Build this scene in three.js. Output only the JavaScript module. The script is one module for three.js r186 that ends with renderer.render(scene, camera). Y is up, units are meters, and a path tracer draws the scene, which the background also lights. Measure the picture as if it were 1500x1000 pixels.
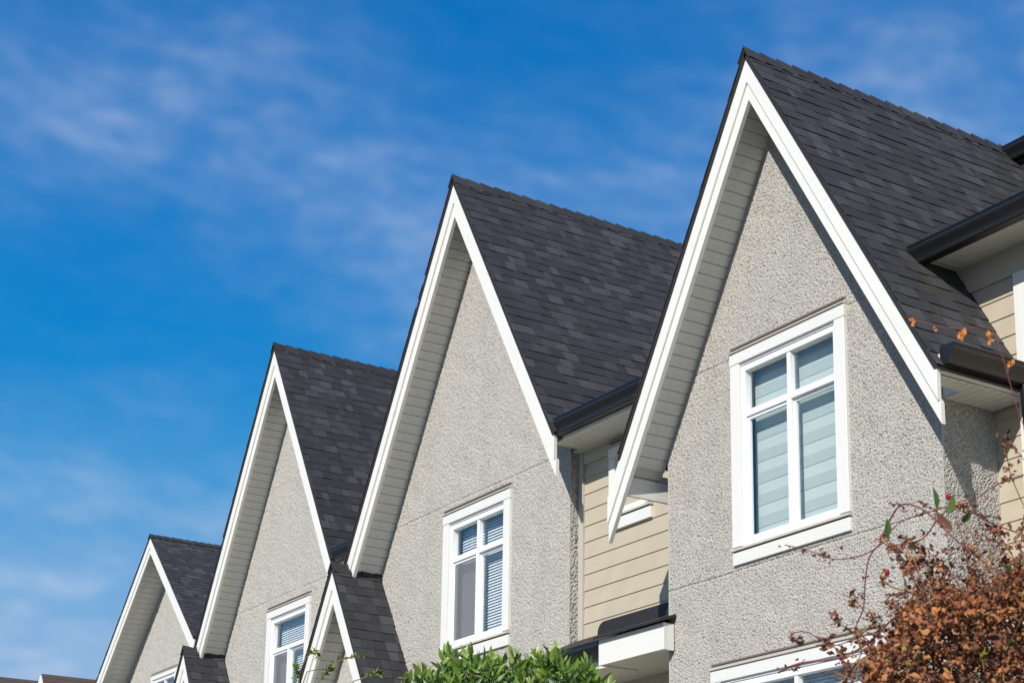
import * as THREE from 'three';
import { RoundedBoxGeometry } from 'three/addons/geometries/RoundedBoxGeometry.js';
import { mergeGeometries, toCreasedNormals } from 'three/addons/utils/BufferGeometryUtils.js';
import { createNoise2D, createNoise3D } from 'simplex-noise';

// ------------------------------------------------------------------ camera, sky, sun, exposure
const scene = new THREE.Scene();
const EYE = 1.6;
const camera = new THREE.PerspectiveCamera(2 * Math.atan(872.3 / 2566.2) * 180 / Math.PI, 1500 / 1744.6, 0.1, 600);
camera.position.set(0, EYE, 0);
camera.rotation.order = 'YXZ';
camera.rotation.set(0.2293, 1.0077, 0.0151);
camera.setViewOffset(1500, 1744.6, 0, 0, 1500, 1000);      // lens shifted upwards
camera.focus = 18; camera.userData.fStop = 9;
camera.updateMatrixWorld(true);

let seed = 7;
const rnd = () => { seed = (seed * 1664525 + 1013904223) >>> 0; return seed / 4294967296; };
const rr = (a, b) => a + (b - a) * rnd();
const noise2 = createNoise2D(rnd), noise3 = createNoise3D(rnd);
const ss = (a, b, x) => { const t = Math.min(1, Math.max(0, (x - a) / (b - a))); return t * t * (3 - 2 * t); };
const mix = (a, b, t) => a + (b - a) * t;

const SUN = new THREE.Vector3(.408, .514, .755).normalize();
function makeSky() {
  const w = 2048, h = 1024, data = new Float32Array(w * h * 4);
  // sky colour against elevation in degrees (linear)
  const stops = [[-90, .30, .42, .62], [0, .36, .50, .74], [7, .32, .47, .72], [12, .14, .38, .69], [16, .034, .30, .655], [20, .003, .235, .615], [25, .0008, .193, .565], [31, .0004, .163, .51], [45, .0004, .125, .40], [90, .0004, .085, .29]];
  const fbm = (x, y, z) => { let s = 0, a = .5, f = 1; for (let i = 0; i < 5; i++) { s += a * noise3(x * f, y * f, z * f); a *= .5; f *= 2.03; } return s; };
  // veils of cirrus: [azimuth, elevation, half width, half height, tilt in degrees, strength]
  const veils = [[-160.5, 28.4, 6, 2.2, 28, .30], [-156, 26.2, 8, 2.6, -24, .30], [-149, 25.2, 8, 3.0, -18, .28], [-142, 25.4, 6, 1.9, -12, .40], [-133, 28.6, 7, 4.4, 14, .58], [-151, 21.5, 5, 3.2, -55, .24],
    [-160, 13.0, 10, 3.0, 6, .66], [-164, 16.8, 7, 2.2, 12, .30], [-163, 10.6, 9, 1.2, 0, .25], [-120, 27, 10, 4, 20, .32], [-176, 26, 10, 4, 20, .3], [-185, 14, 12, 3, 0, .35], [-105, 18, 12, 4, 0, .3]];
  for (let y = 0; y < h; y++) {
    const el = ((y + .5) / h - .5) * 180;
    let k = 0; while (k < stops.length - 2 && el > stops[k + 1][0]) k++;
    const t = Math.min(1, Math.max(0, (el - stops[k][0]) / (stops[k + 1][0] - stops[k][0])));
    const base = [1, 2, 3].map((c) => mix(stops[k][c], stops[k + 1][c], t));
    for (let x = 0; x < w; x++) {
      const az = ((x + .5) / w - .5) * 360, ce = Math.cos(el * Math.PI / 180);
      const dx = Math.cos(az * Math.PI / 180) * ce, dz = Math.sin(az * Math.PI / 180) * ce, dy = Math.sin(el * Math.PI / 180);
      let a = 0;
      if (el > -2) {
        const wx = fbm(dx * 3, dy * 3, dz * 3) * .10;
        const streak = fbm((dx + wx) * 4 + dy * 5, (dy + wx) * 15, dz * 4 - dy * 6), fine = fbm(dx * 26 + wx * 9 + dy * 18, dy * 60 + wx * 6, dz * 26 - dy * 20);
        const body = ss(-.8, 1.1, streak * .6 + .5 * fine);
        for (const [ca, ceL, rw, rh, tilt, s] of veils) {
          let u = az - ca; if (u > 180) u -= 360; if (u < -180) u += 360;
          u *= ce; const v = el - ceL, c = Math.cos(tilt * Math.PI / 180), n = Math.sin(tilt * Math.PI / 180), p = u * c + v * n, q = -u * n + v * c;
          const m = (p / rw) ** 2 + (q / rh) ** 2;
          if (m < 9) a += s * Math.exp(-m) * (.14 + .85 * body * body);
        }
        a += ss(16, 6, el) * .22 * body + .03 * body;
        a = Math.min(.8, a);
      }
      // the air is paler round the sun
      const toSun = Math.acos(Math.min(1, Math.max(-1, dx * SUN.x + dy * SUN.y + dz * SUN.z))) * 180 / Math.PI;
      a = Math.min(.85, a + .35 * Math.exp(-((toSun / 34) ** 2)));
      const i = (y * w + x) * 4;
      data[i] = mix(base[0], .60, a); data[i + 1] = mix(base[1], .69, a); data[i + 2] = mix(base[2], .86, a); data[i + 3] = 1;
    }
  }
  const tex = new THREE.DataTexture(data, w, h, THREE.RGBAFormat, THREE.FloatType);
  tex.mapping = THREE.EquirectangularReflectionMapping; tex.magFilter = THREE.LinearFilter; tex.wrapS = THREE.RepeatWrapping; tex.needsUpdate = true;
  return tex;
}
scene.background = makeSky();
scene.environment = scene.background;

const sun = new THREE.DirectionalLight(new THREE.Color(1, .955, .885), 4.9);
sun.position.copy(SUN).multiplyScalar(60).add(new THREE.Vector3(-18, 5, -10));
sun.target.position.set(-18, 5, -10);
sun.castShadow = true; sun.shadow.mapSize.set(4096, 4096); sun.shadow.radius = 1;
Object.assign(sun.shadow.camera, { left: -40, right: 40, top: 30, bottom: -30, near: 1, far: 160 });
scene.add(sun, sun.target);

const renderer = new THREE.WebGLRenderer({ antialias: true });
renderer.toneMapping = THREE.LinearToneMapping; renderer.toneMappingExposure = 1;
renderer.shadowMap.enabled = true;

// ------------------------------------------------------------------ helpers
const V = (x, y, z) => new THREE.Vector3(x, y, z);
// a pixel of the photograph (1500 x 1000) and a distance in metres -> a point
const camR = new THREE.Matrix4().makeRotationFromEuler(camera.rotation);
const at = (px, py, dist) => V((px - 750) / 2566.2, -(py - 872.3) / 2566.2, -1).normalize().multiplyScalar(dist).applyMatrix4(camR).add(V(0, EYE, 0));
const used = {};
const numbered = (n) => { used[n] = (used[n] ?? -1) + 1; return used[n] ? n + '_' + String(used[n]).padStart(3, '0') : n; };
function thing(name, label, category, x, z, group) {
  const g = new THREE.Group(); g.name = numbered(name); g.position.set(x, 0, z);
  g.userData = { label, category }; if (group) g.userData.group = group;
  scene.add(g); g.updateMatrixWorld(true); return g;
}
const mesh = (name, geo, mat, parent) => { const m = new THREE.Mesh(geo, mat); m.name = name; parent.add(m); return m; };
const merged = (list) => mergeGeometries(list.map((g) => (g.index ? g.toNonIndexed() : g)).map((g) => { for (const k of Object.keys(g.attributes)) if (!['position', 'normal', 'uv', 'color'].includes(k)) g.deleteAttribute(k); return g; }));
const box = (x0, x1, y0, y1, z0, z1) => new THREE.BoxGeometry(x1 - x0, y1 - y0, z1 - z0).translate((x0 + x1) / 2, (y0 + y1) / 2, (z0 + z1) / 2);
const rbox = (x0, x1, y0, y1, z0, z1, r = .004) => new RoundedBoxGeometry(x1 - x0, y1 - y0, z1 - z0, 1, r).translate((x0 + x1) / 2, (y0 + y1) / 2, (z0 + z1) / 2);
function prism(pts, z0, z1, bevel = 0) {
  const s = new THREE.Shape(pts.map(([x, y]) => new THREE.Vector2(x, y)));
  const g = new THREE.ExtrudeGeometry(s, { depth: z1 - z0 - 2 * bevel, bevelEnabled: bevel > 0, bevelSize: bevel, bevelOffset: -bevel, bevelThickness: bevel, bevelSegments: 1, curveSegments: 6 });
  return g.translate(0, 0, z0 + bevel);
}
// prism whose outline lies in the z-y plane and which runs along x
const prismX = (pts, x0, x1) => prism(pts, 0, x1 - x0).rotateY(Math.PI / 2).translate(x0, 0, 0);   // outline point (a, b) -> z = -a, y = b

// ------------------------------------------------------------------ materials
function noiseTex(size, fn, srgb = true) {
  const d = new Uint8Array(size * size * 4);
  for (let y = 0; y < size; y++) for (let x = 0; x < size; x++) { const v = fn(x / size, y / size, x, y), i = (y * size + x) * 4; for (let c = 0; c < 3; c++) d[i + c] = Math.max(0, Math.min(255, 255 * (Array.isArray(v) ? v[c] : v))); d[i + 3] = 255; }
  const t = new THREE.DataTexture(d, size, size); t.wrapS = t.wrapT = THREE.RepeatWrapping; t.magFilter = THREE.LinearFilter; t.minFilter = THREE.LinearMipmapLinearFilter; t.generateMipmaps = true;
  if (srgb) t.colorSpace = THREE.SRGBColorSpace; t.needsUpdate = true; return t;
}
// noise that repeats over the unit square
const tile = (u, v, f, o = 0) => { const n = (a, b) => noise2(a * f + o * 17, b * f - o * 5); return n(u, v) * (1 - u) * (1 - v) + n(u - 1, v) * u * (1 - v) + n(u, v - 1) * (1 - u) * v + n(u - 1, v - 1) * u * v; };
const granTex = noiseTex(256, (u, v) => { const g = rnd(); return .80 + .2 * g + .08 * tile(u, v, 6) + .05 * tile(u, v, 30, 5); });
const granBump = noiseTex(256, () => rnd(), false);
const paintTex = noiseTex(512, (u, v) => { const k = .972 + .012 * tile(u, v, 4) + .012 * tile(u, v, 22, 3) + .012 * (rnd() - .5); const knot = ss(.86, .93, noise2(u * 9, v * 9 + 40)) * .09; return [k - knot * .6, k - knot * .8, k - knot]; });
const paintBump = noiseTex(512, (u, v) => .5 + .3 * noise2(u * 6, v * 180) + .2 * noise2(u * 40, v * 400), false);
const sidingTex = noiseTex(512, (u, v) => { const k = .95 + .025 * tile(u, v, 4) + .02 * noise2(u * 12, v * 240) + .012 * (rnd() - .5); return [k, k, k - .004]; });
const dirtTex = noiseTex(512, (u, v) => { const k = .94 + .04 * tile(u, v, 5) + .035 * tile(u, v, 26, 4) + .02 * (rnd() - .5); return [k, k, k]; });
const stuccoTex = noiseTex(512, (u, v) => { const k = .94 + .022 * tile(u, v, 1.6, 7) + .028 * tile(u, v, 3) + .025 * tile(u, v, 14, 2) + .05 * (rnd() - .5); return [k, k - .004, k - .010]; });
const rep = (t, x, y = x) => { const c = t.clone(); c.repeat.set(x, y); c.needsUpdate = true; return c; };
const std = (rgb, rough, o = {}) => { const m = new THREE.MeshStandardMaterial({ roughness: rough, ...o }); m.color.setRGB(...rgb); return m; };
const M = {
  stucco: std([.495, .475, .438], .95, { map: rep(stuccoTex, .8) }),
  white: std([.80, .782, .722], .55, { map: rep(paintTex, .6), bumpMap: rep(paintBump, .6), bumpScale: .0004 }),
  casing: std([.79, .778, .73], .5, { map: rep(paintTex, .9), bumpMap: rep(paintBump, .9), bumpScale: .0008 }),
  vinyl: std([.80, .81, .82], .35),
  sill: std([.62, .58, .50], .7, { map: rep(dirtTex, 1.5) }),
  flash: std([.20, .15, .13], .6),
  soffit: std([.78, .772, .715], .5, { map: rep(dirtTex, .7) }),
  soffitBack: std([.55, .545, .50], .8),
  siding: std([.545, .475, .355], .6, { map: rep(sidingTex, .7), bumpMap: rep(paintBump, .7), bumpScale: .0008 }),
  trim: std([.50, .47, .40], .6, { map: rep(paintTex, .8) }),
  gutter: std([.0145, .0148, .016], .36, { map: rep(dirtTex, .8) }),
  drip: std([.022, .018, .017], .6),
  deck: std([.05, .045, .042], .9),
  glass: new THREE.MeshPhysicalMaterial({ color: 0xfcfefe, roughness: 0, transmission: 1, thickness: 0, ior: 1.52 }),
  screen: std([.20, .20, .21], .9, { transparent: true, opacity: .62 }),
  blindA: std([.52, .575, .545], .8), blindB: std([.42, .475, .455], .8),
  slat: std([.70, .73, .75], .6),
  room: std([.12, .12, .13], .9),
  brownRoof: std([.125, .085, .065], .95, { map: rep(granTex, 2), bumpMap: rep(granBump, 2), bumpScale: .002 }),
  cream: std([.62, .54, .40], .8),
};
const toneRGB = [[.035, .035, .039], [.042, .042, .046], [.050, .050, .055], [.062, .062, .067], [.078, .077, .083], [.055, .046, .038]];
const shingleMats = toneRGB.map((c) => std(c, .93, { map: rep(granTex, 5), bumpMap: rep(granBump, 5), bumpScale: .0015 }));
const shingleMany = new THREE.MeshStandardMaterial({ roughness: .93, vertexColors: true, map: rep(granTex, 5), bumpMap: rep(granBump, 5), bumpScale: .0015 });
const pickTone = () => { const r = rnd(); return r < .28 ? 0 : r < .56 ? 1 : r < .77 ? 2 : r < .91 ? 3 : 4; };

// ------------------------------------------------------------------ shingles
const EXPO = .1448;
const tabWidths = [.08, .105, .13, .16, .19, .22];
const tabGeo = tabWidths.map((w) => {
  const L = EXPO + .035, g = new THREE.BoxGeometry(L, .007, w - .003, 1, 1, 1).translate(L / 2 - .035, .0035, w / 2);
  const p = g.attributes.position; for (let i = 0; i < p.count; i++) { const s = p.getX(i); p.setY(i, p.getY(i) + .003 + .0075 * (s + .035) / L); }
  const uv = g.attributes.uv, nn = g.attributes.normal; for (let i = 0; i < uv.count; i++) uv.setXY(i, p.getZ(i), p.getX(i)); g.computeVertexNormals(); return g;
});
const tabGeoFlat = tabGeo.map((g) => g.toNonIndexed());
// a sloping roof plane: ridge point O (house space), unit vectors down the slope, out of it and along the ridge
function shingleSlope(roof, house, O, down, out, along, length, width, { parts = 0, keep = () => true, stain, start = -.02, lift = .018 } = {}) {
  const base = new THREE.Matrix4().makeBasis(down, out, along), tabs = [], q = new THREE.Quaternion().setFromRotationMatrix(base);
  const rows = Math.floor(length / EXPO + .25);
  const flip = along.z < 0 ? -1 : 1, mirrored = new THREE.Vector3().crossVectors(down, out).dot(along) < 0;
  for (let r = 0; r < rows; r++) {
    let a = start - rr(0, .2);
    while (a < width - .012) {
      const wi = Math.floor(rnd() * tabWidths.length), w = tabWidths[wi], a0 = Math.max(a, start), a1 = Math.min(a + w, width);
      if (a1 - a0 > .012 && keep(r * EXPO, (a0 + a1) / 2)) {
        const p = O.clone().addScaledVector(down, r * EXPO + rr(-.002, .002)).addScaledVector(out, lift + (rnd() < .45 ? .004 : 0)).addScaledVector(along, a0);
        tabs.push({ p, wi, tone: stain && stain(r * EXPO, (a0 + a1) / 2) ? 5 : pickTone(), f: (a1 - a0) / w, d: p.clone().multiplyScalar(house.scale.x).add(house.position).distanceTo(camera.position) });
      }
      a += w;
    }
  }
  tabs.sort((A, B) => A.d - B.d);
  const many = [];
  tabs.forEach((t, i) => {
    if (i < parts && !mirrored) {
      const m = mesh('shingle', tabGeo[t.wi], shingleMats[t.tone], roof);
      m.position.copy(t.p); m.quaternion.copy(q);
      m.scale.z = t.f;
    } else {
      const g = tabGeoFlat[t.wi].clone().scale(1, 1, t.f);
      g.applyMatrix4(new THREE.Matrix4().multiplyMatrices(new THREE.Matrix4().makeTranslation(t.p.x, t.p.y, t.p.z), base));
      if (mirrored) { const ps = g.attributes.position, nn = g.attributes.normal, uv = g.attributes.uv; for (let k = 0; k < ps.count; k += 3) for (const at3 of [ps, nn, uv]) for (let c = 0; c < at3.itemSize; c++) { const s = at3.array[(k + 1) * at3.itemSize + c]; at3.array[(k + 1) * at3.itemSize + c] = at3.array[(k + 2) * at3.itemSize + c]; at3.array[(k + 2) * at3.itemSize + c] = s; } }
      const col = new Float32Array(g.attributes.position.count * 3); for (let k = 0; k < col.length; k += 3) { col[k] = toneRGB[t.tone][0]; col[k + 1] = toneRGB[t.tone][1]; col[k + 2] = toneRGB[t.tone][2]; }
      g.setAttribute('color', new THREE.BufferAttribute(col, 3)); many.push(g);
    }
  });
  if (many.length) { const m = mesh('shingle_field', mergeGeometries(many), shingleMany, roof); m.userData.kind = 'stuff'; }
}
function capGeo(k) {   // a bent ridge shingle, open edge towards the front
  const c = 1 / Math.hypot(1, k), s = k * c, b = .155, t = .009;
  const pts = [[0, 0], [b * c, -b * s], [b * c + t * s, -b * s + t * c], [0, t / c], [-b * c - t * s, -b * s + t * c], [-b * c, -b * s]];
  const g = prism(pts, -.25, 0), p = g.attributes.position;
  for (let i = 0; i < p.count; i++) { const z = p.getZ(i), f = (z + .25) / .25; p.setY(i, p.getY(i) + .004 + .027 * f); p.setX(i, p.getX(i) * (1 + .05 * f)); }
  g.computeVertexNormals(); return g;
}
function ridgeCaps(roof, k, O, depth) {
  const g = capGeo(k), n = Math.ceil(depth / .2);
  for (let i = 0; i < n; i++) {
    const m = mesh('ridge_cap', g, shingleMats[Math.min(4, Math.floor(rr(0, 3.4)))], roof);
    m.position.set(O.x, O.y + .03 + rr(-.002, .002), O.z + .03 - i * .2 + rr(-.006, .006)); m.rotation.z = rr(-.012, .012);
  }
}

// ------------------------------------------------------------------ a steep gable: rake boards, soffit, roof planes, ridge
// apex at (ox, oy, oz) in house space, pitch k, reach Wl / Wr to the tails, soffit over the wall set back by 'over'
function gable(g, { ox, oy, oz, Wl, Wr, k, depth, roofL, over = .45, sof = .24, parts = 300, keep, stain, endL, endR, upper = .27, lower = .446, wide = .115 }) {
  const c = 1 / Math.hypot(1, k), s = k * c, O = V(ox, oy, oz);
  const roof = mesh('roof', merged([-1, 1].map((d) => {
    const W = d < 0 ? roofL ?? Wl : Wr, n0 = -.02, n1 = .018, e = .012;
    return prism([[ox + d * n0 * s, oy + n0 * c], [ox + d * (W + n0 * s), oy - k * W + n0 * c], [ox + d * (W + n1 * s + .01), oy - k * (W + .01) + n1 * c], [ox + d * 0, oy + n1 / c]], oz - depth, oz + e);
  })), M.drip, g);
  // right slope: the ridge runs into the depth, so the tab's own axis z points forward; lay from the back to keep a right-handed frame
  shingleSlope(roof, g, V(ox, oy, oz - depth), V(c, -s, 0), V(s, c, 0), V(0, 0, 1), (Wr + .02) / c, depth + .02, { parts, start: 0, keep: (a, b) => (keep ? keep(a, depth - b) : true), stain: stain && ((a, b) => stain(a, depth - b)) });
  shingleSlope(roof, g, V(ox, oy, oz), V(-c, -s, 0), V(-s, c, 0), V(0, 0, -1), ((roofL ?? Wl) + .02) / c, depth, { parts: 0, start: -.02 });
  ridgeCaps(roof, k, V(ox, oy + .012, oz), depth);
  for (const d of [-1, 1]) {
    const W = d < 0 ? Wl : Wr, e = .0012;
    const q = (x, y) => [ox + d * x, oy + y];
    const outer = [q(e, -k * e), q(W, -k * W), q(W, -k * W - upper), q(e, -k * e - upper)], inner = [q(e, -k * e - upper), q(W + .008, -k * (W + .008) - upper), q(W + .008, -k * (W + .008) - lower), q(e, -k * e - lower)];
    mesh('rake_board', prism(outer, oz - .045, oz, .003), M.white, g);
    mesh('rake_trim', prism(inner, oz - .068, oz - .022, .003), M.white, g);
    // soffit: a backing board and its panels, each running from the rake to the wall
    const end = (d < 0 ? endL : endR) ?? W - .02, len = end / c - .09;
    const backing = mesh('soffit', prism([q(0, -sof + .02), q(end, -k * end - sof + .02), q(end, -k * end - sof + .04), q(0, -sof + .04)], oz - over - .03, oz - .046), M.soffitBack, g);
    const n = Math.floor(len / wide), pg = panelGeo(over + .03 - .069, wide);
    for (let i = 0; i < n; i++) {
      const m = mesh('soffit_panel', pg, M.soffit, backing);
      m.matrixAutoUpdate = true;
      const p = V(ox, oy - sof, oz - .0685).addScaledVector(V(d * c, -s, 0), i * wide + .055 * (1 + k * .3));
      m.position.copy(p); m.rotation.z = d > 0 ? -Math.atan2(s, c) : Math.PI + Math.atan2(s, c);
      if (d < 0) { m.rotation.set(0, 0, Math.atan2(s, c)); m.position.addScaledVector(V(-c, -s, 0), wide); }
    }
  }
  return roof;
}
const panelCache = {};
function panelGeo(zlen, wide) {   // lies along +x, hangs below y = 0 .. -.012, runs back along -z; with a stepped locking edge
  const key = zlen.toFixed(3) + wide; if (panelCache[key]) return panelCache[key];
  const pts = [[.002, .016], [wide - .002, .016], [wide - .004, .000], [wide - .011, -.004], [.008, -.004], [.003, .000]];
  return (panelCache[key] = prism(pts, -zlen, 0));
}

// ------------------------------------------------------------------ stucco with real relief
function stuccoHeight(u, v) {
  const w = noise2(u / .09, v / .09) * .5, n1 = noise2(u / .033 + w, v / .027 + w), n2 = noise2(u / .0165 + 31, v / .0135 + w), n3 = noise2(u / .021 + 5, v / .0165 + 77 - w);
  const crack = ss(.34, .08, Math.abs(n1 + .4 * n2)) * ss(-.1, .4, n3), pit = ss(.42, .68, n3 * .7 + n2 * .45);
  return .0026 * n1 + .0024 * n2 - .021 * Math.max(crack, pit);
}
// grid over u in [u0, u1], v in [v0, v1]; place(u, v, h) -> point; skip(u, v) leaves quads out
function stuccoGrid(u0, u1, v0, v1, step, place, skip, grooves = [], off = 0, amp = 1) {
  const nu = Math.max(1, Math.round((u1 - u0) / step)), nv = Math.max(1, Math.round((v1 - v0) / step)), pos = [], uv = [], idx = [], id = new Int32Array((nu + 1) * (nv + 1)).fill(-1);
  const vert = (i, j) => {
    const n = j * (nu + 1) + i; if (id[n] >= 0) return id[n];
    const u = mix(u0, u1, i / nu), v = mix(v0, v1, j / nv);
    let h = stuccoHeight(u + off, v) * amp * ss(0, .025, Math.min(u - u0, u1 - u)) ; for (const gv of grooves) h -= .011 * ss(.011, .004, Math.abs(v - gv - .006 * noise2(u * .8, gv)));
    const p = place(u, v, h); pos.push(p.x, p.y, p.z); uv.push(u + off, v); return (id[n] = pos.length / 3 - 1);
  };
  for (let j = 0; j < nv; j++) for (let i = 0; i < nu; i++) {
    const u = mix(u0, u1, (i + .5) / nu), v = mix(v0, v1, (j + .5) / nv); if (skip && skip(u, v)) continue;
    const a = vert(i, j), b = vert(i + 1, j), c = vert(i + 1, j + 1), d = vert(i, j + 1); idx.push(a, b, c, a, c, d);
  }
  const g = new THREE.BufferGeometry(); g.setAttribute('position', new THREE.Float32BufferAttribute(pos, 3)); g.setAttribute('uv', new THREE.Float32BufferAttribute(uv, 2)); g.setIndex(idx); g.computeVertexNormals();
  return g;
}

// ------------------------------------------------------------------ windows
// outer edges of the casing (x0, x1, top y1; y0 is the foot of the apron), wall face at z
function windowUnit(g, { x0, x1, y0, y1, z, blind = 'slats', wide = false, cas = .13, head = .118, lights = 2, transom = .735, screen = false, lowest = true }) {
  const ix0 = x0 + cas, ix1 = x1 - cas, iy1 = y1 - head, apron = .118, iy0 = lowest ? y0 + apron + .062 : y0 + cas;
  const f = .05, fz0 = z - .085, fz1 = z - .004, cx = (ix0 + ix1) / 2, ty = mix(iy0, iy1, transom), bars = [];
  bars.push(rbox(ix0 - .01, ix0 + f, iy0 - .01, iy1 - .02, fz0, fz1), rbox(ix1 - f, ix1 + .01, iy0 - .01, iy1 - .02, fz0, fz1), rbox(ix0 + f, ix1 - f, iy0 - .01, iy0 + f, fz0, fz1), rbox(ix0 + f, ix1 - f, iy1 - f - .03, iy1 - .02, fz0, fz1));
  bars.push(rbox(ix0 - .01, ix1 + .01, iy1 - .02, iy1 + .012, z - .085, z + .008));
  if (transom) bars.push(rbox(ix0 + f, ix1 - f, ty - .032, ty + .032, fz0 + .01, fz1 - .006));
  if (lights === 2) bars.push(rbox(cx - .03, cx + .03, iy0 + f, (transom ? ty - .032 : iy1 - f - .03), fz0 + .01, fz1 - .004));
  if (lights === 2 && transom && !wide) bars.push(rbox(cx - .024, cx + .024, ty + .032, iy1 - f - .03, fz0 + .012, fz1 - .008));
  const w = mesh('window', merged(bars), M.vinyl, g);
  mesh('casing', rbox(x0, ix0, iy0 - .012, y1 - head + .001, z - .02, z + .030), M.casing, w);
  mesh('casing', rbox(ix1, x1, iy0 - .012, y1 - head + .001, z - .02, z + .030), M.casing, w);
  mesh('head_casing', rbox(x0 - .004, x1 + .004, y1 - head + .003, y1, z - .02, z + .034), M.casing, w);
  mesh('head_flashing', merged([box(x0 - .008, x1 + .008, y1 + .001, y1 + .010, z - .01, z + .05), box(x0 - .008, x1 + .008, y1 + .010, y1 + .046, z - .01, z + .014)]), M.trim, w);
  mesh('flashing_edge', box(x0 + .005, x1 + .006, y1 + .047, y1 + .062, z - .012, z + .030), M.flash, w);
  if (lowest) {
    mesh('sill', prismX([[-(z + .046), y0 + apron + .014], [-(z + .046), y0 + apron + .034], [-(z - .05), y0 + apron + .062], [-(z - .05), y0 + apron + .014]], x0 - .006, x1 + .006), M.sill, w);
    mesh('apron', rbox(x0, x1, y0, y0 + apron, z - .02, z + .026), M.casing, w);
    mesh('sill_bed', box(x0 + .01, x1 - .01, y0 + apron, y0 + apron + .014, z - .02, z + .008), M.flash, w);
  }
  // panes: cells between the bars
  const cols = lights === 2 ? [[ix0 + f, cx - .024], [cx + .024, ix1 - f]] : [[ix0 + f, ix1 - f]], rows = transom ? [[iy0 + f, ty - .032], [ty + .032, iy1 - f - .03]] : [[iy0 + f, iy1 - f - .03]];
  rows.forEach(([a, b], ri) => (wide && ri ? [[ix0 + f, ix1 - f]] : cols).forEach(([c, d], ci) => {
    if (ri === 0) {      // sash of the lower lights
      const t = .028, zz = ci ? z - .045 : z - .028;
      mesh('sash', merged([box(c, c + t, a, b, zz - .03, zz), box(d - t, d, a, b, zz - .03, zz), box(c + t, d - t, a, a + t, zz - .03, zz), box(c + t, d - t, b - t, b, zz - .03, zz)]), M.vinyl, w);
      mesh('pane', box(c + t - .004, d - t + .004, a + t - .004, b - t + .004, zz - .018, zz - .014), M.glass, w);
      if (screen && ci === 0) mesh('insect_screen', new THREE.PlaneGeometry(d - c - 2 * t, b - a - 2 * t).translate((c + d) / 2, (a + b) / 2, zz - .002), M.screen, w);
    } else mesh('pane', box(c - .004, d + .004, a - .004, b + .004, z - .058, z - .054), M.glass, w);
  }));
  // the shade behind the glass
  const bz = z - .165;
  if (blind === 'bands') {
    const hb = .105; let i = 0;
    for (let y = iy0 - .03; y < iy1; y += hb, i++) mesh('blind_band', box(ix0 - .01, ix1 + .01, y, y + hb - .001, bz - .002 - (i % 2) * .004, bz - (i % 2) * .004), i % 2 ? M.blindA : M.blindB, w);
  } else {
    const sl = []; for (let y = iy0; y < iy1 - .03; y += .034) sl.push(new THREE.BoxGeometry(ix1 - ix0 - .04, .0015, .036).rotateX(1.05).translate(cx, y, bz));
    for (const cxx of [.22, .78]) sl.push(box(mix(ix0, ix1, cxx) - .002, mix(ix0, ix1, cxx) + .002, iy0, iy1, bz + .02, bz + .022));
    const b = mesh('venetian_blind', merged(sl), M.slat, w); b.userData.kind = 'stuff';
  }
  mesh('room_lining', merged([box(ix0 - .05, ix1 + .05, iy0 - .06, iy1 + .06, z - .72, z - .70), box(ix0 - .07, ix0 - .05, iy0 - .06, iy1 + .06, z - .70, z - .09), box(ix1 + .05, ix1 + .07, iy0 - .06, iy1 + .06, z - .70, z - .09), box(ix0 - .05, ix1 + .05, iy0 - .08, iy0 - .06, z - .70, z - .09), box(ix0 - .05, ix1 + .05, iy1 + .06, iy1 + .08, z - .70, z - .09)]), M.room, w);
  return { x0: x0 + .05, x1: x1 - .05, y0: y0 + .05, y1: y1 - .05 };
}

// ------------------------------------------------------------------ lap siding, gutters, eaves
function siding(g, x0, x1, yTop, yBot, z, phase, e = .175) {   // boards as parts of one wall
  const wall = mesh('siding_wall', box(x0, x1, 0, yTop, z - .10, z - .016), M.siding, g);
  let n = 0;
  for (let y = phase + Math.ceil((yBot - phase) / e) * e; y < yTop - .01; y += e, n++) {
    const h = Math.min(e + .02, yTop - y), gb = prismX([[-z - 0, y], [-(z - .016), y], [-(z - .016), y + h], [-(z - .012), y + h]], x0 + .002, x1 - .002);
    mesh('siding_board', gb, M.siding, wall);
  }
  return wall;
}
const gutterProfile = (() => {   // outline in (out, up), K-shaped, hollow at the top
  const o = [[0, .0], [0, -.125], [.072, -.125], [.080, -.118], [.084, -.095], [.098, -.070], [.118, -.050], [.124, -.040], [.124, -.012], [.130, -.010], [.130, .0]];
  const i = [[.118, .0], [.118, -.036], [.094, -.060], [.078, -.090], [.070, -.117], [.008, -.117], [.008, .0]];
  return [...o, ...i].map(([a, b]) => [a * 1.15, b * 1.25]);
})();
function gutterX(parent, x0, x1, yTop, zBack, name = 'gutter') {   // runs along x, opens upwards, front towards +z
  const g = prismX(gutterProfile.map(([a, b]) => [-a, b]), x0, x1).translate(0, yTop, zBack);
  const caps = [x0, x1].map((x) => prismX(gutterProfile.slice(0, 11).map(([a, b]) => [-a, b]), x - .002, x + .002).translate(0, yTop, zBack));
  return mesh(name, toCreasedNormals(merged([g, ...caps]), .5), M.gutter, parent);
}
function gutterZ(parent, z0, z1, yTop, xBack, name = 'gutter') {   // runs along z, front towards +x
  const g = prism(gutterProfile.map(([a, b]) => [a, b]), z0, z1).translate(xBack, yTop, 0);
  const caps = [z0, z1].map((z) => prism(gutterProfile.slice(0, 11), z - .002, z + .002).translate(xBack, yTop, 0));
  return mesh(name, toCreasedNormals(merged([g, ...caps]), .5), M.gutter, parent);
}
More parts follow.
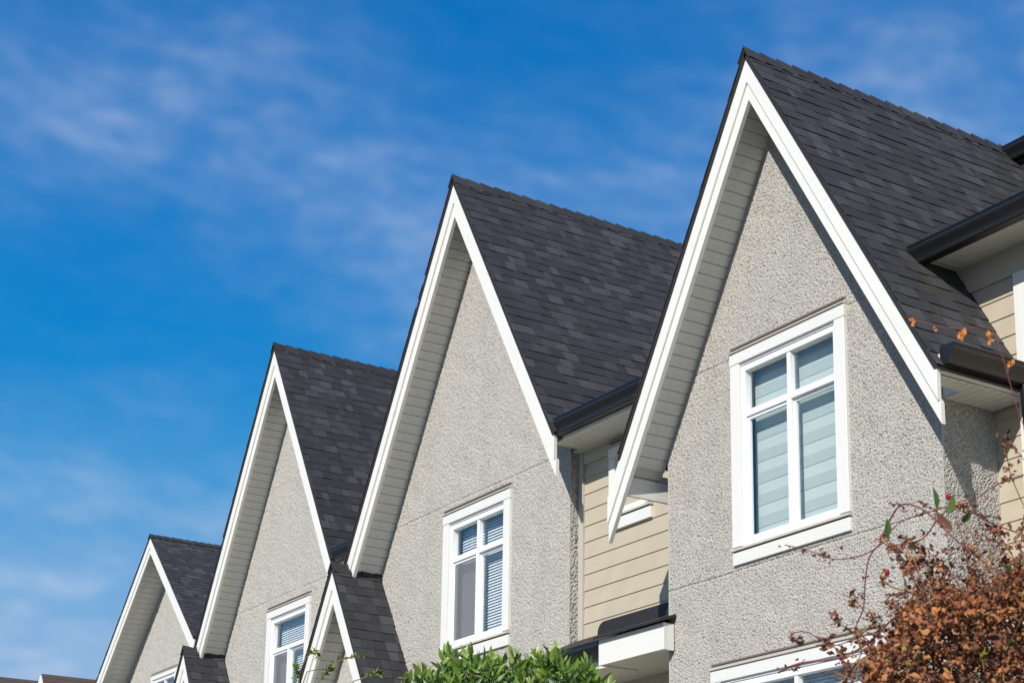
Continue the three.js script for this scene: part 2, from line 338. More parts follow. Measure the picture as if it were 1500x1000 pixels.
// level soffit of an eave that runs along x: panels reach from the wall to the gutter
function eaveSoffit(g, x0, x1, y, z0, z1) {
  const b = mesh('eave_soffit', box(x0, x1, y + .006, y + .02, z0, z1), M.soffitBack, g), wd = .1, n = Math.floor((x1 - x0) / wd);
  const pg = panelGeo(z1 - z0, wd);
  for (let i = 0; i < n; i++) { const m = mesh('soffit_panel', pg, M.soffit, b); m.position.set(x0 + i * wd, y, z1); }
  return b;
}
const lowRoof = (g, x0, x1, yEave, zFront, zBack, pitch) => {   // shallow main roof behind a gutter
  const run = zFront - zBack, len = run / Math.cos(pitch), down = V(0, -Math.sin(pitch), Math.cos(pitch)), out = V(0, Math.cos(pitch), Math.sin(pitch));
  const r = mesh('main_roof', prismX([[-zFront, yEave], [-zFront, yEave - .03], [-zBack, yEave + run * Math.tan(pitch) - .03], [-zBack, yEave + run * Math.tan(pitch)]], x0, x1), M.drip, g);
  shingleSlope(r, g, V(x0, yEave + run * Math.tan(pitch), zBack), down, out, V(-1, 0, 0).negate(), len, x1 - x0, { parts: 0, start: 0, lift: .001, });
  return r;
};

// ------------------------------------------------------------------ the setting
{
  const ground = new THREE.PlaneGeometry(700, 700, 1, 1).rotateX(-Math.PI / 2); const uv = ground.attributes.uv; for (let i = 0; i < uv.count; i++) uv.setXY(i, uv.getX(i) * 350, uv.getY(i) * 350);
  const m = mesh('ground', ground, std([.17, .17, .12], 1, { map: dirtTex }), scene); m.userData.kind = 'structure'; m.position.y = -.004;
  const road = new THREE.PlaneGeometry(260, 7).rotateX(-Math.PI / 2).translate(-30, .004, 2.5); const u2 = road.attributes.uv; for (let i = 0; i < u2.count; i++) u2.setXY(i, u2.getX(i) * 90, u2.getY(i) * 2.4);
  const rd = mesh('road', road, std([.10, .10, .10], .95, { map: dirtTex }), scene); rd.userData.kind = 'structure';
  const pave = mesh('pavement', box(-160, 100, -.02, .12, -2.6, -1.0), std([.42, .41, .38], .9, { map: rep(dirtTex, .5) }), scene); pave.userData.kind = 'structure';
}

// ------------------------------------------------------------------ the row of houses
const K = 3.7451 / 2.2;
function townhouse(o) {
  const size = o.size ?? 1, g = thing(o.name ?? 'townhouse', o.label, 'house', o.X, o.Z, o.group), hy = (o.Y + EYE) / size, k = o.k ?? K, over = o.over ?? .45, zw = -over;
  g.scale.setScalar(size); g.updateMatrixWorld(true);
  const Wl = o.Wl, Wr = o.Wr ?? 2.2, xl = -o.wallL, xr = o.wallR, depth = o.depth ?? 6;
  gable(g, { ox: 0, oy: hy, oz: 0, Wl, Wr, k, depth, keep: o.keep, stain: o.stain, parts: o.parts ?? 300, wide: o.panel ?? .115, over, roofL: o.roofL, endL: o.endL, endR: o.endR ?? 1.99 });
  const holes = o.windows.map((w) => windowUnit(g, { ...w, y0: hy + w.y0, y1: hy + w.y1, z: zw }));
  // the bay's wall: relief in front, plain sides and back
  const top = (x) => hy - k * Math.abs(x) - .16, low = hy + (o.low ?? -6.9);
  const inHole = (u, v) => holes.some((h) => u > h.x0 && u < h.x1 && v > h.y0 && v < h.y1);
  const wall = mesh('wall', merged([
    stuccoGrid(xl, xr, low, hy - .2, o.step, (u, v, h) => V(u, v, zw + h), (u, v) => v > top(u) || inHole(u, v), (o.joints ?? []).map((j) => hy + j), o.X, 1),
    stuccoGrid(zw - o.returnDepth, zw, low, Math.min(hy - k * xr - .1, hy), o.step * 1.2, (u, v, h) => V(xr + h, v, mix(zw, zw - o.returnDepth, (u - zw + o.returnDepth) / o.returnDepth)), null, (o.joints ?? []).slice(-1).map((j) => hy + j), o.X + 9, 1),
    stuccoGrid(xl, xr, 0, low, .5, (u, v, h) => V(u, v, zw), (u, v) => false, [], 0, 0),
    stuccoGrid(zw - o.returnDepth, zw, 0, low, .5, (u, v, h) => V(xr, v, mix(zw, zw - o.returnDepth, (u - zw + o.returnDepth) / o.returnDepth)), null, [], 0, 0),
  ]), M.stucco, g);
  mesh('side_wall', merged([box(xl, xl + .1, 0, hy + k * xl - .12, -depth + .1, zw - .02), box(xr - .12, xr - .02, 0, hy - k * xr - .12, -depth + .1, zw - .02), box(xl, xr, 0, hy - k * Math.max(-xl, xr) - .12, -depth + .05, -depth + .15),
    prism([[xl, hy + k * xl - .12], [xr, hy - k * xr - .12], [0, hy - .12]], -depth + .05, -depth + .15)]), M.stucco, g);
  return { g, hy };
}
function entryGable(g, hy) {   // the small steep gable over the entry, standing in front of the wall's end
  const ox = -2.41, oy = hy - 4.27, oz = .21, W = 1.15, k = K;
  gable(g, { ox, oy, oz, Wl: W, Wr: W, k, depth: .64, over: .40, parts: 300, wide: .125 });
  const wz = oz - .40;
  mesh('entry_wall', merged([stuccoGrid(ox - .98, ox + .98, oy - 2.6, oy - .25, .02, (u, v, h) => V(u, v, wz + h), (u, v) => v > oy - k * Math.abs(u - ox) - .18, [], 3), box(ox - .98, ox + .98, 0, oy - 2.6, wz - .1, wz), box(ox - .98, ox - .9, 0, oy - 1.9, -.45, wz - .1), box(ox + .9, ox + .98, 0, oy - 1.9, -.45, wz - .1)]), M.stucco, g);
}
// the recessed sided wall between two gables with its eave, gutter and shallow roof
function linkWall(g, hy, x0, x1, zs, zr) {
  const yS = hy - 3.775;
  siding(g, x0 + .085, x1, yS - .13, hy - 5.9, zs, hy - 4.767);
  mesh('corner_trim', rbox(x0 + .002, x0 + .085, 0, yS, zs - .03, zs + .022), M.trim, g);
  mesh('frieze_board', rbox(x0 + .086, x1, yS - .14, yS, zs - .03, zs + .012), M.trim, g);
  eaveSoffit(g, x0 + .01, x1, yS, zs - .02, -.47); eaveSoffit(g, x0 + .17, x1, yS, -.468, -.13);
  mesh('eave_return', rbox(x0 + .145, x0 + .165, yS - .006, yS + .2, -.47, -.07), M.soffit, g);
  mesh('eave_board', box(2.21, x1, yS - .02, yS + .16, -.13, -.105), M.white, g);
  gutterX(g, 2.245, x1, hy - 3.60, -.105);
  lowRoof(g, 2.15, x1, hy - 3.62, -.05, -5, .40);
}
const rowGroup = 'houses in the gabled row';

// the gable beside the climbing rose
const D = townhouse({
  label: 'stucco townhouse gable whose tall window has banded pale blinds, the climbing rose before it', group: rowGroup, X: -11.3121, Y: 8.619, Z: -9.6224, Wl: 2.2, wallL: 1.807, wallR: 1.807, returnDepth: .63, step: .0065, depth: 3.5, endL: 1.96, roofL: 2.0,
  keep: (s, b) => s * .5066 < 1.5 || b < 1.12, stain: (s, b) => s > 2.85 && s < 3.5 && b > .42 && b < .66 && rnd() < .6,   // rust run off the gutter's end
  joints: [-2.635, -4.712], low: -6.3,
  windows: [{ x0: -.805, x1: .7486, y0: -4.668, y1: -2.617, blind: 'bands', transom: .715 }, { x0: -1.14, x1: 1.10, y0: -7.4, y1: -5.60, blind: 'slats', transom: .74 }],
});
{
  const { g, hy } = D;
  // box return under the left tail
  mesh('eave_return', merged([rbox(-1.985, -1.955, hy - 3.775, hy - 3.58, -1.6, -.07), box(-2.0, -1.985, hy - 3.70, hy - 3.50, -1.6, -.07)]), M.soffit, g);
  mesh('return_cap', box(1.815, 1.984, hy - 3.785, hy - 3.36, -.486, -.468), M.soffit, g);
  mesh('eave_return', rbox(1.985, 2.005, hy - 3.79, hy - 3.60, -.47, -.07), M.soffit, g);
  // right eave: gutter, level soffit and fascia running back to the neighbour's wall
  mesh('eave_board', box(2.165, 2.19, hy - 3.775, hy - 3.62, -1.06, -.06), M.white, g);
  gutterZ(g, -1.05, -.055, hy - 3.565, 2.192);
  const b = mesh('eave_soffit', merged([box(1.80, 2.165, hy - 3.785, hy - 3.77, -1.06, -.47), box(2.0, 2.165, hy - 3.785, hy - 3.77, -.47, -.08)]), M.soffitBack, g);
  for (let i = 0; i < 10; i++) { const z = -1.06 + i * .098, x0 = z > -.52 ? 2.0 : 1.815, m = mesh('soffit_panel', panelGeo(2.165 - x0, .098), M.soffit, b); m.rotation.y = -Math.PI / 2; m.position.set(x0, hy - 3.79, z); }
  const dsp = new THREE.CatmullRomCurve3([V(2.26, hy - 3.69, -.93), V(2.26, hy - 3.80, -.93), V(2.24, hy - 3.90, -.96), V(2.2, hy - 4.05, -1.02), V(2.2, hy - 4.3, -1.03), V(2.2, hy - 9, -1.03)]);
  mesh('downspout', new THREE.TubeGeometry(dsp, 40, .04, 10), M.gutter, g);
}
// its neighbour on the far side of the rose: sided wall, deep eave and a taller block behind
{
  const D0 = D.hy, g = thing('sided_house', 'beige lap sided house wall with deep gutter, adjoining the gable behind the rose', 'house', -11.3121, -9.6224), zs = -1.079, yF = D0 - 2.42;
  siding(g, 1.3, 2.09, yF - .235, D0 - 8, zs, D0 - 2.826);
  siding(g, 2.27, 6.5, yF - .235, D0 - 8, zs, D0 - 2.826);
  mesh('frieze_board', rbox(1.2, 6.5, yF - .25, yF, zs - .03, zs + .014), M.trim, g);
  mesh('corner_board', rbox(2.09, 2.27, 0, yF - .252, zs - .03, zs + .03), M.casing, g);
  eaveSoffit(g, 1.46, 6.5, yF, zs - .02, -.69);
  mesh('eave_board', box(1.50, 6.5, yF - .015, yF + .10, -.69, -.672), M.white, g);
  gutterX(g, 1.43, 6.5, D0 - 2.315, -.672);
  lowRoof(g, 1.45, 6.5, D0 - 2.33, -.62, -3.6, .35);
  mesh('upper_wall', box(-.6, 6.5, D0 - 1.6, D0 - .1, -4.2, -3.95), M.siding, g);
  mesh('upper_soffit', box(.05, 6.5, D0 - .135, D0 - .105, -4.1, -3.5), M.flash, g);
  gutterX(g, .05, 6.5, D0 + .03, -3.5, 'upper_gutter');
  mesh('upper_eave_board', box(.06, 6.5, D0 - .40, D0 - .0, -3.56, -3.505), M.drip, g);
  lowRoof(g, .2, 6.5, D0 + .02, -3.45, -7, .35);
  mesh('house_body', box(1.85, 6.4, 0, D0 - 2.7, -7, zs - .12), M.siding, g);
  mesh('house_body', box(.2, 6.4, D0 - 2.6, D0 - .3, -7, -4.25), M.siding, g);
}
// the gable above the green shrub
const C = townhouse({
  label: 'stucco townhouse gable above the green shrub, venetian blinds and a screen in its window', group: rowGroup, X: -17.502, Y: 10.026, Z: -10.092, size: 1.055, Wl: 2.62, wallL: 2.5, wallR: 1.852, returnDepth: .13, step: .009, depth: 6, joints: [-3.75], low: -6.6,
  windows: [{ x0: -.7853, x1: .6898, y0: -5.6715, y1: -3.8818, blind: 'slats', transom: .70, screen: true }],
});
linkWall(C.g, C.hy, 1.852, 4.15, -.572);
entryGable(C.g, C.hy);
{
  const { g, hy } = C, z = -.572;
  windowUnit(g, { x0: 2.42, x1: 3.135, y0: hy - 4.76, y1: hy - 3.87, z: z + .004, cas: .10, transom: 0, lights: 1 });
  // low porch roof at the foot of the sided wall: upturned flashing, white fascia, gutter, soffit
  const fl = new THREE.Shape(); fl.moveTo(2.22, hy - 5.86); fl.lineTo(2.22, hy - 5.79); fl.quadraticCurveTo(2.23, hy - 5.69, 2.34, hy - 5.68); fl.lineTo(4.15, hy - 5.68); fl.lineTo(4.15, hy - 5.86);
  mesh('roof_flashing', new THREE.ExtrudeGeometry(fl, { depth: .02, bevelEnabled: false }).translate(0, 0, z + .004), M.drip, g);
  mesh('porch_roof', prismX([[.57, hy - 5.80], [.57, hy - 5.85], [-.21, hy - 6.12], [-.21, hy - 6.095]], 3.22, 4.15), M.drip, g);
  mesh('porch_roof_end', prismX([[-.03, hy - 6.03], [-.03, hy - 6.06], [-.21, hy - 6.12], [-.21, hy - 6.095]], 4.152, 4.275), M.drip, g);
  mesh('porch_fascia', merged([rbox(3.23, 4.245, hy - 6.365, hy - 6.115, .115, .15), box(3.23, 3.255, hy - 6.365, hy - 6.12, -.3, .114), box(4.22, 4.244, hy - 6.365, hy - 6.12, .03, .114)]), M.white, g);
  mesh('porch_eave_board', box(1.87, 3.228, hy - 6.33, hy - 6.12, -.02, 0), M.white, g);
  gutterX(g, 1.87, 3.225, hy - 6.11, 0);
  mesh('porch_roof', prismX([[.57, hy - 5.80], [.57, hy - 5.85], [-.04, hy - 6.10], [-.04, hy - 6.075]], 1.87, 3.218), M.drip, g);
  mesh('porch_soffit', merged([box(1.87, 4.15, hy - 6.352, hy - 6.332, -1.0, .02), box(3.256, 4.219, hy - 6.352, hy - 6.332, .021, .114)]), M.white, g);
  mesh('porch_wall', box(1.86, 4.15, 0, hy - 6.352, -1.1, -1.0), M.stucco, g);
}
// the next gable
const B = townhouse({
  label: 'stucco townhouse gable between the brown roofs and the shrub house, plain blinds in its window', group: rowGroup, X: -24.116, Y: 10.0625, Z: -10.7106, size: 1.055, Wl: 2.62, wallL: 2.5, wallR: 1.852, returnDepth: .13, step: .013, depth: 6, joints: [-3.70], low: -6.4,
  windows: [{ x0: -.7608, x1: .6884, y0: -5.67, y1: -3.8765, blind: 'slats', transom: .66, screen: true, wide: true }],
});
linkWall(B.g, B.hy, 1.852, 3.77, -.572);
entryGable(B.g, B.hy);
// the far, wider gable
const A = townhouse({
  label: 'farthest stucco gable of the row, lower pitched and smaller than the others', group: rowGroup, X: -41.9706, Y: 11.6182, Z: -15.4251, k: 3.2437 / 3.3722, Wl: 3.46, Wr: 3.3722, over: .75, wallL: 3.0, wallR: 2.9, returnDepth: .3, step: .03, depth: 7, endR: 3.3, joints: [-3.12], low: -6, parts: 0, panel: .17,
  windows: [{ x0: -1.28, x1: .51, y0: -5.4, y1: -3.40, blind: 'slats', transom: .7 }],
});

// ------------------------------------------------------------------ far houses with brown roofs
function brownHouse(x, z, ridge, half, k, depth, label) {
  const g = thing('brown_roofed_house', label, 'house', x, z), c = 1 / Math.hypot(1, k), s = k * c;
  const roof = mesh('roof', merged([-1, 1].map((d) => prism([[0, ridge], [d * half, ridge - k * half], [d * half, ridge - k * half - .12], [0, ridge - .12]], -depth, .0))), M.brownRoof, g), rows = [];
  for (const d of [-1, 1]) for (let i = 0; i * .2 < half / c; i++) { const a = i * .2 * c, b = (i + 1) * .2 * c, y0 = ridge - k * a + .02, y1 = ridge - k * b + .02; rows.push(prism([[d * a, y0], [d * b, y1 + .02], [d * b, y1 - .02], [d * a, y0 - .02]], -depth, .02)); }
  const f = mesh('shingle_field', merged(rows), M.brownRoof, roof); f.userData.kind = 'stuff';
  for (const d of [-1, 1]) mesh('rake_board', prism([[0, ridge - .03], [d * half, ridge - k * half - .03], [d * half, ridge - k * half - .33], [0, ridge - .33]], .025, .065), M.white, g);
  mesh('wall', merged([prism([[-half + .4, ridge - k * (half - .4) - .2], [half - .4, ridge - k * (half - .4) - .2], [0, ridge - .25]], -depth + .3, -.4), box(-half + .4, half - .4, 0, ridge - k * (half - .4) - .2, -depth + .3, -.4)]), M.cream, g);
}
brownHouse(-59.3, -18.2, 12.52, 4.2, 1.25, 9, 'distant cream house under a brown roof, its white gable peak beside the farthest stucco gable');
brownHouse(-66.5, -18.6, 13.55, 4.6, 1.1, 10, 'distant brown roof without visible gable, behind the cream house peak');

// ------------------------------------------------------------------ plants
function leafGeo(len, wid, fold, curl, seg = 4) {   // pointed blade along +y, folded along the midrib, face towards +z
  const pos = [], idx = [], uv = [];
  for (let i = 0; i <= seg; i++) {
    const t = i / seg, w = wid * Math.pow(Math.sin(Math.PI * Math.min(1, .06 + t * .94)), .8) * (1 - .25 * t) * .5, y = len * t, z = -curl * len * t * t;
    for (const d of [-1, 0, 1]) { pos.push(d * w, y, z + Math.abs(d) * w * fold); uv.push(.5 + d * .5, t); }
    if (i < seg) { const a = i * 3; idx.push(a, a + 1, a + 4, a, a + 4, a + 3, a + 1, a + 2, a + 5, a + 1, a + 5, a + 4); }
  }
  const g = new THREE.BufferGeometry(); g.setAttribute('position', new THREE.Float32BufferAttribute(pos, 3)); g.setAttribute('uv', new THREE.Float32BufferAttribute(uv, 2)); g.setIndex(idx); g.computeVertexNormals(); return g;
}
function crumpled(size, k) {   // a dried, curled leaf
  const g = new THREE.PlaneGeometry(size * .46, size, 3, 4), p = g.attributes.position;
  for (let i = 0; i < p.count; i++) {
    const x = p.getX(i) / size, y = p.getY(i) / size, taper = Math.max(.12, Math.cos(y * 2.9));
    p.setXYZ(i, size * (x * taper + .10 * noise2(x * 3 + k * 9, y * 4)), size * (y * .9 + .06 * noise2(x * 5, y * 3 + k * 7)), size * (.30 * noise2(x * 2.4 + k * 5, y * 2.1) + .45 * x * x + .25 * y * y * (k % 2 ? 1 : -1)));
  }
  g.computeVertexNormals(); return g;
}
const leafMat = (rgb, rough = .55, tr = .3) => { const m = new THREE.MeshPhysicalMaterial({ roughness: rough, transmission: tr, thickness: 0, side: THREE.DoubleSide }); m.color.setRGB(...rgb); return m; };
// leaves: list of {m: Matrix4, g: geometry index, c: colour index, big: rank}; the first 300 by rank are parts, the rest one field
function addLeaves(plant, name, list, geos, mats, cols, manyMat) {
  list.sort((a, b) => b.big - a.big); const many = [];
  list.forEach((l, i) => {
    if (i < 300) { const o = mesh(name, geos[l.g], mats[l.c], plant); l.m.decompose(o.position, o.quaternion, o.scale); }
    else { const g = geos[l.g].toNonIndexed().applyMatrix4(l.m), col = new Float32Array(g.attributes.position.count * 3); for (let k = 0; k < col.length; k += 3) for (let c = 0; c < 3; c++) col[k + c] = cols[l.c][c]; g.setAttribute('color', new THREE.BufferAttribute(col, 3)); many.push(g); }
  });
  if (many.length) { const m = mesh(name + '_mass', mergeGeometries(many), manyMat, plant); m.userData.kind = 'stuff'; }
}
const projected = (p) => { const q = p.clone().project(camera); return [(q.x + 1) * 750, (1 - q.y) * 500, q.z]; };
const stemTube = (pts, r, seg = 12, rad = 5) => new THREE.TubeGeometry(new THREE.CatmullRomCurve3(pts), seg, r, rad);
const orient = (pos, dir, roll, s = 1) => new THREE.Matrix4().compose(pos, new THREE.Quaternion().setFromUnitVectors(V(0, 1, 0), dir.clone().normalize()).multiply(new THREE.Quaternion().setFromAxisAngle(V(0, 1, 0), roll)), V(s, s, s));

// evergreen shrub in front of the gable with the screened window
{
  const c0 = at(742, 1040, 11.6), g = thing('evergreen_shrub', 'glossy green leafy shrub below the screened window', 'shrub', c0.x, c0.z), list = [], stems = [], o = V(c0.x, 0, c0.z);
  const cols = [[.085, .165, .016], [.13, .235, .022], [.20, .31, .032], [.045, .10, .012], [.28, .33, .05]], mats = cols.map((c) => leafMat(c, .42, .25)), geos = [leafGeo(.100, .036, .35, .18), leafGeo(.086, .030, .2, .35), leafGeo(.070, .028, .5, .1)];
  const top = (px) => 948 + 42 * ((px - 742) / 150) ** 4 + 15 * noise2(px / 26, 3) + 9 * noise2(px / 9, 8);
  for (let n = 0; n < 400; n++) {
    const px = rr(588, 896), d = rr(10.9, 12.5), t0 = top(px) + 14, py = n < 170 ? t0 + Math.abs(rr(0, 1) * rr(0, 1)) * 70 : t0 + rr(10, 190), tip = at(px, py, d).sub(o);
    const dir = V(rr(-.6, .6), rr(.6, 1.3), rr(-.5, .6)).normalize(), len = rr(.16, .30), base = tip.clone().addScaledVector(dir, -len);
    if (n % 3 === 0) stems.push(stemTube([base, base.clone().lerp(tip, .5).add(V(rr(-.01, .01), 0, rr(-.01, .01))), tip], .0035, 4, 4));
    const cnt = 9 + Math.floor(rr(0, 5));
    for (let i = 0; i < cnt; i++) {
      const t = i / (cnt - 1), ph = i * 2.4 + n, out = mix(1.15, .25, t * t), ld = dir.clone().multiplyScalar(1).addScaledVector(V(Math.cos(ph), rr(-.1, .25), Math.sin(ph)), out * 1.2);
      const p = base.clone().lerp(tip, .15 + .85 * t), r = rnd();
      list.push({ m: orient(p, ld, rr(0, 6.28), rr(.75, 1.15)), g: Math.floor(rnd() * 3), c: t > .75 && r < .5 ? 2 : r < .3 ? 0 : r < .68 ? 1 : r < .9 ? 3 : r < .97 ? 2 : 4, big: -Math.abs(projected(p.clone().add(o))[1] - 960) - (d - 11) * 14 });
    }
  }
  for (let i = 0; i < 7; i++) { const t = at(rr(640, 850), rr(1000, 1060), rr(11.2, 12.2)).sub(o); stems.push(stemTube([V(rr(-.25, .25), 0, rr(-.2, .2)), V(t.x * .4 + rr(-.1, .1), 1.6, t.z * .4), V(t.x * .8, t.y - .7, t.z * .8), t], .018, 14, 6)); }
  mesh('stem', merged(stems), std([.10, .075, .045], .8), g);
  addLeaves(g, 'leaf', list, geos, mats, cols, new THREE.MeshPhysicalMaterial({ vertexColors: true, roughness: .42, transmission: .25, thickness: 0, side: THREE.DoubleSide }));
}
// thin young vine climbing beside the entry gable
{
  const c0 = at(470, 1060, 12.4), g = thing('young_vine', 'thin yellow green vine shoots in front of the small entry gable', 'vine', c0.x, c0.z), o = V(c0.x, 0, c0.z), list = [], stems = [];
  const cols = [[.17, .24, .03], [.25, .27, .05], [.10, .17, .025]], mats = cols.map((c) => leafMat(c, .55, .3)), geos = [leafGeo(.046, .018, .3, .2, 3), leafGeo(.034, .014, .4, .3, 3)];
  const paths = [[[446, 1060], [444, 1000], [453, 980], [470, 981], [494, 968], [518, 962], [534, 962]], [[440, 1060], [438, 990], [446, 968], [452, 957], [462, 955], [466, 965]], [[505, 1060], [515, 1000], [535, 992], [552, 985], [557, 988]], [[450, 1060], [462, 1004], [478, 986], [486, 978]], [[430, 1060], [432, 1006], [436, 985], [433, 974]], [[575, 1060], [585, 1003], [594, 992], [600, 990]]];
  paths.forEach((pp, k) => {
    const d = 12.2 + (k % 3) * .15, pts = pp.map(([x, y]) => at(x, y, d).sub(o)); pts.unshift(V(pts[0].x * .6, 0, pts[0].z * .6));
    const cv = new THREE.CatmullRomCurve3(pts); stems.push(new THREE.TubeGeometry(cv, 60, .0042, 4));
    for (let i = 0; i < 26; i++) { const t = .62 + .38 * i / 25, p = cv.getPoint(t), tg = cv.getTangent(t); for (let q = 0; q < 2; q++) if (rnd() < .8) list.push({ m: orient(p, tg.clone().multiplyScalar(.5).add(V(rr(-1, 1), rr(-.3, .9), rr(-1, 1))), rr(0, 6.28), rr(.6, 1.15)), g: Math.floor(rnd() * 2), c: Math.floor(rnd() * 3), big: 0 }); }
  });
  mesh('stem', merged(stems), std([.20, .17, .06], .7), g);
  addLeaves(g, 'leaf', list, geos, mats, cols, mats[0]);
}
// dried climbing rose
{
  const c0 = at(1440, 1100, 6), g = thing('climbing_rose', 'withered brown climbing rose with red canes, in front of the banded blind window house', 'rose bush', c0.x, c0.z), o = V(c0.x, 0, c0.z), list = [];
  const cols = [[.38, .135, .045], [.23, .082, .034], [.46, .20, .065], [.13, .05, .027], [.58, .23, .05], [.10, .17, .03], [.30, .30, .05]], mats = cols.map((c) => leafMat(c, .75, .2));
  const geos = [0, 1, 2, 3].map((k) => crumpled(.034, k + 1)).concat([leafGeo(.05, .026, .3, .2, 3)]);
  const P = (x, y, d) => at(x, y, d).sub(o), red = std([.17, .035, .035], .55), tan = std([.32, .17, .07], .7), canes = [];
  const cane = (pp, d0, d1, r, mat, leafy, sizes = .8) => {
    const cv = new THREE.CatmullRomCurve3(pp.map(([x, y], i) => P(x, y, mix(d0, d1, i / (pp.length - 1)))));
    mesh('cane', new THREE.TubeGeometry(cv, Math.max(12, pp.length * 8), r, 5), mat, g); canes.push(cv);
    for (let i = 0; i < leafy; i++) { const t = rr(.1, 1), p = cv.getPoint(t), dir = V(rr(-1, 1), rr(-1, .6), rr(-1, 1)); const c = rnd(), cl = Math.floor(rr(1, 4)); for (let q = 0; q < cl; q++) list.push({ m: orient(p.clone().add(V(rr(-.02, .02), rr(-.02, .02), rr(-.02, .02))), dir.clone().add(V(rr(-.6, .6), rr(-.6, .6), rr(-.6, .6))), rr(0, 6.28), rr(.5, 1.2) * sizes), g: Math.floor(rnd() * 4), c: c < .4 ? 1 : c < .7 ? 3 : c < .9 ? 0 : 2, big: 5 }); }
  };
  // canes the photograph shows against the wall
  cane([[1520, 690], [1470, 705], [1420, 735], [1380, 745], [1320, 765], [1275, 808], [1225, 819], [1185, 806], [1150, 798]], 5.6, 5.9, .0019, red, 22, .6);
  cane([[1300, 790], [1276, 812], [1268, 850], [1265, 890], [1255, 915]], 5.75, 5.8, .0024, red, 5, .4);
  cane([[1530, 860], [1460, 835], [1400, 790], [1350, 745], [1320, 740], [1290, 790]], 5.6, 5.8, .003, red, 14, .7);
  cane([[1520, 790], [1450, 765], [1400, 740], [1375, 760], [1350, 790], [1300, 800]], 5.7, 5.9, .0026, red, 16, .8);
  cane([[1480, 900], [1400, 872], [1350, 885], [1310, 905], [1280, 935], [1235, 962], [1170, 972], [1140, 985]], 5.6, 5.8, .0036, red, 30, .8);
  cane([[1500, 930], [1420, 880], [1360, 870], [1310, 860], [1290, 845], [1296, 835]], 5.6, 5.7, .0034, tan, 14, .8);
  cane([[1500, 900], [1430, 890], [1360, 900], [1290, 950], [1250, 975], [1230, 1010]], 5.5, 5.7, .004, tan, 18, .9);
  cane([[1330, 940], [1270, 930], [1220, 945], [1180, 925], [1160, 930], [1172, 945]], 5.7, 5.8, .002, red, 14, .8);
  cane([[1490, 1000], [1420, 915], [1330, 900], [1300, 880], [1310, 868]], 5.5, 5.6, .003, red, 16, .8);
  cane([[1540, 720], [1490, 660], [1475, 640], [1480, 690], [1500, 740]], 5.6, 5.7, .0015, red, 14, .7);
  cane([[1530, 660], [1500, 622], [1480, 560], [1462, 500], [1450, 480], [1400, 481], [1360, 474], [1328, 463]], 5.2, 5.4, .0014, red, 0);
  for (const [x, y] of [[1335, 464], [1338, 468], [1371, 478], [1408, 489], [1412, 484], [1449, 486], [1456, 490], [1450, 494], [1479, 530], [1484, 527], [1476, 536]]) list.push({ m: orient(P(x, y + 4, 5.3), V(rr(-.25, .25), -1, rr(-.3, .3)), rr(0, 6.28), rr(.65, 1.0)), g: Math.floor(rnd() * 4), c: rnd() < .75 ? 4 : 2, big: 9 });
  for (const [x, y, c] of [[1300, 805, 6], [1388, 752, 5], [1372, 745, 5], [1300, 787, 5], [1395, 775, 3], [1410, 765, 5], [1480, 838, 5], [1490, 850, 5], [1375, 918, 6], [1395, 955, 5], [1430, 970, 6], [1445, 962, 6], [1490, 965, 5]]) list.push({ m: orient(P(x, y, 5.5), V(rr(-.6, .6), rr(-.2, 1), rr(-.5, .5)), rr(0, 6.28), rr(1.0, 1.45)), g: 4, c, big: 9 });
  // loose sprays that reach out of the head
  const edgeAt = (px) => (px < 1305 ? mix(1015, 915, (px - 1240) / 65) : px < 1350 ? mix(915, 868, (px - 1305) / 45) : mix(868, 812, (px - 1350) / 150));
  for (let n = 0; n < 36; n++) {
    const x = rr(1245, 1510), y = edgeAt(x) + 22, dx = rr(-75, 25), dy = rr(-105, -35), d = rr(5.35, 6);
    cane([[x, y], [x + dx * .35, y + dy * .5], [x + dx * .75, y + dy * .85], [x + dx, y + dy * rr(.8, 1.05)]], d, d + rr(-.1, .1), rr(.0011, .0019), rnd() < .6 ? red : tan, Math.floor(rr(3, 8)), rr(.6, 1.05));
  }
  // the dense head of the bush
  const edge = (px) => (px < 1305 ? mix(1015, 915, (px - 1240) / 65) : px < 1350 ? mix(915, 868, (px - 1305) / 45) : mix(868, 812, (px - 1350) / 150)) + 14 + 24 * noise2(px / 26, 5) + 12 * noise2(px / 8, 1);
  for (let n = 0; n < 7400; n++) {
    const px = rr(1240, 1580), e = edge(px), f = n < 1800 ? rr(0, 60) : rr(10, 330), py = e + f, d = rr(5.25, 6.35) - f * .0008, p = P(px, py, d), r = rnd();
    list.push({ m: orient(p, V(rr(-1, 1), rr(-1, 1), rr(-1, 1)), rr(0, 6.28), rr(.5, 1.45)), g: Math.floor(rnd() * 4), c: r < .34 ? 0 : r < .56 ? 1 : r < .74 ? 2 : r < .88 ? 3 : r < .975 ? 4 : r < .99 ? 5 : 6, big: py < 1000 && px < 1500 ? 3 - (d - 5.2) * 2 : -9 });
  }
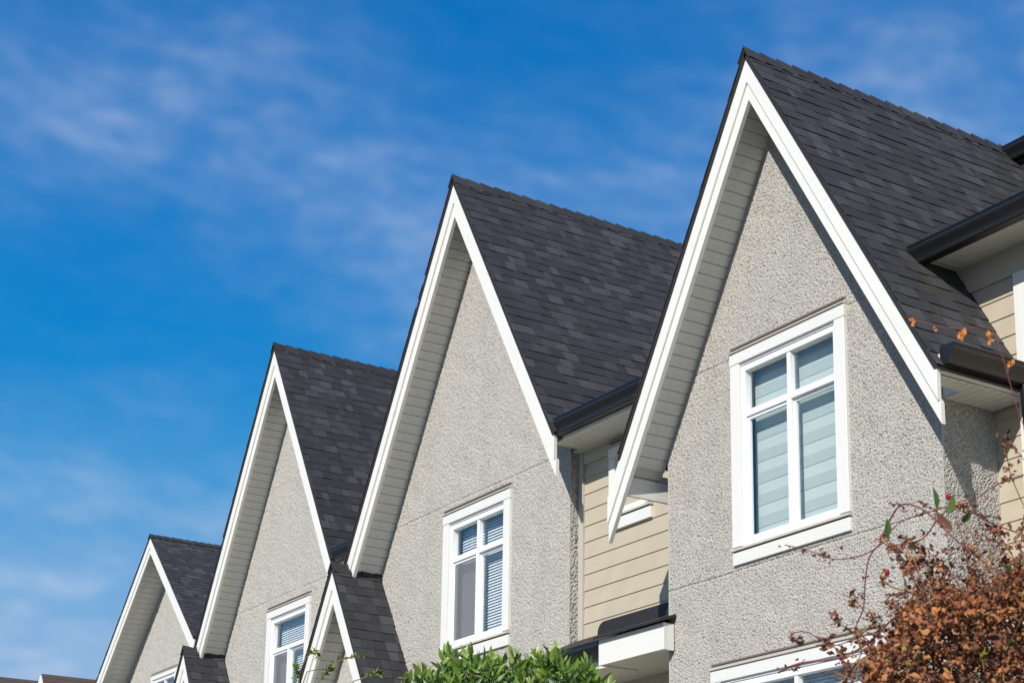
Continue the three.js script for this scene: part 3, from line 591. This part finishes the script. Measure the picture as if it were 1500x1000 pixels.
  for (let n = 0; n < 240; n++) {   // loose sprays above the head
    const px = rr(1225, 1520), py = edge(px) - Math.abs(rr(0, 1) * rr(0, 1)) * 110 + 6, p = P(px, py, rr(5.4, 6)), r = rnd();
    list.push({ m: orient(p, V(rr(-1, 1), rr(-1, 1), rr(-1, 1)), rr(0, 6.28), rr(.3, .8)), g: Math.floor(rnd() * 4), c: r < .4 ? 1 : r < .65 ? 3 : r < .9 ? 0 : 2, big: 4 });
  }
  const twigs = [], dark = []; for (let n = 0; n < 1000; n++) { const px = rr(1225, 1560), py = edge(px) + rr(-16, 200), d = rr(5.3, 6.2), a = P(px, py, d), b = P(px + rr(-58, 58), py + rr(-26, 60), d + rr(-.1, .1)), m = a.clone().lerp(b, .5).add(V(rr(-.03, .03), rr(0, .05), rr(-.03, .03))); (rnd() < .45 ? twigs : dark).push(stemTube([a, m, b], rr(.0010, .0026), 6, 4)); }
  mesh('twigs', merged(twigs), tan, g).userData.kind = 'stuff'; mesh('dark_twigs', merged(dark), std([.10, .045, .03], .8), g).userData.kind = 'stuff';
  for (let i = 0; i < 8; i++) { const t = P(rr(1300, 1520), rr(980, 1080), rr(5.5, 6.1)); mesh('cane', stemTube([V(rr(-.3, .3), 0, rr(-.3, .3)), V(t.x * .4 + rr(-.1, .1), 1.0, t.z * .4), t], .008, 14, 6), red, g); }
  for (const [x, y, s] of [[1390, 727, .009], [1300, 838, .008], [1411, 819, .006], [1233, 802, .005], [1265, 846, .0045]]) {
    const b = new THREE.IcosahedronGeometry(s, 2), p = b.attributes.position; for (let i = 0; i < p.count; i++) { const k = 1 + .35 * noise3(p.getX(i) * 120, p.getY(i) * 120, p.getZ(i) * 120); p.setXYZ(i, p.getX(i) * k, p.getY(i) * k * 1.15, p.getZ(i) * k); } b.computeVertexNormals();
    const m = mesh('rose_bud', b, std(s > .007 ? [.30, .008, .03] : [.20, .02, .02], .6), g); m.position.copy(P(x, y, 5.55));
  }
  addLeaves(g, 'dried_leaf', list, geos, mats, cols, new THREE.MeshPhysicalMaterial({ vertexColors: true, roughness: .75, transmission: .2, thickness: 0, side: THREE.DoubleSide }));
}

for (const o of scene.children) o.traverse((m) => { if (m.isMesh) { m.castShadow = m.receiveShadow = true; } });
renderer.render(scene, camera);
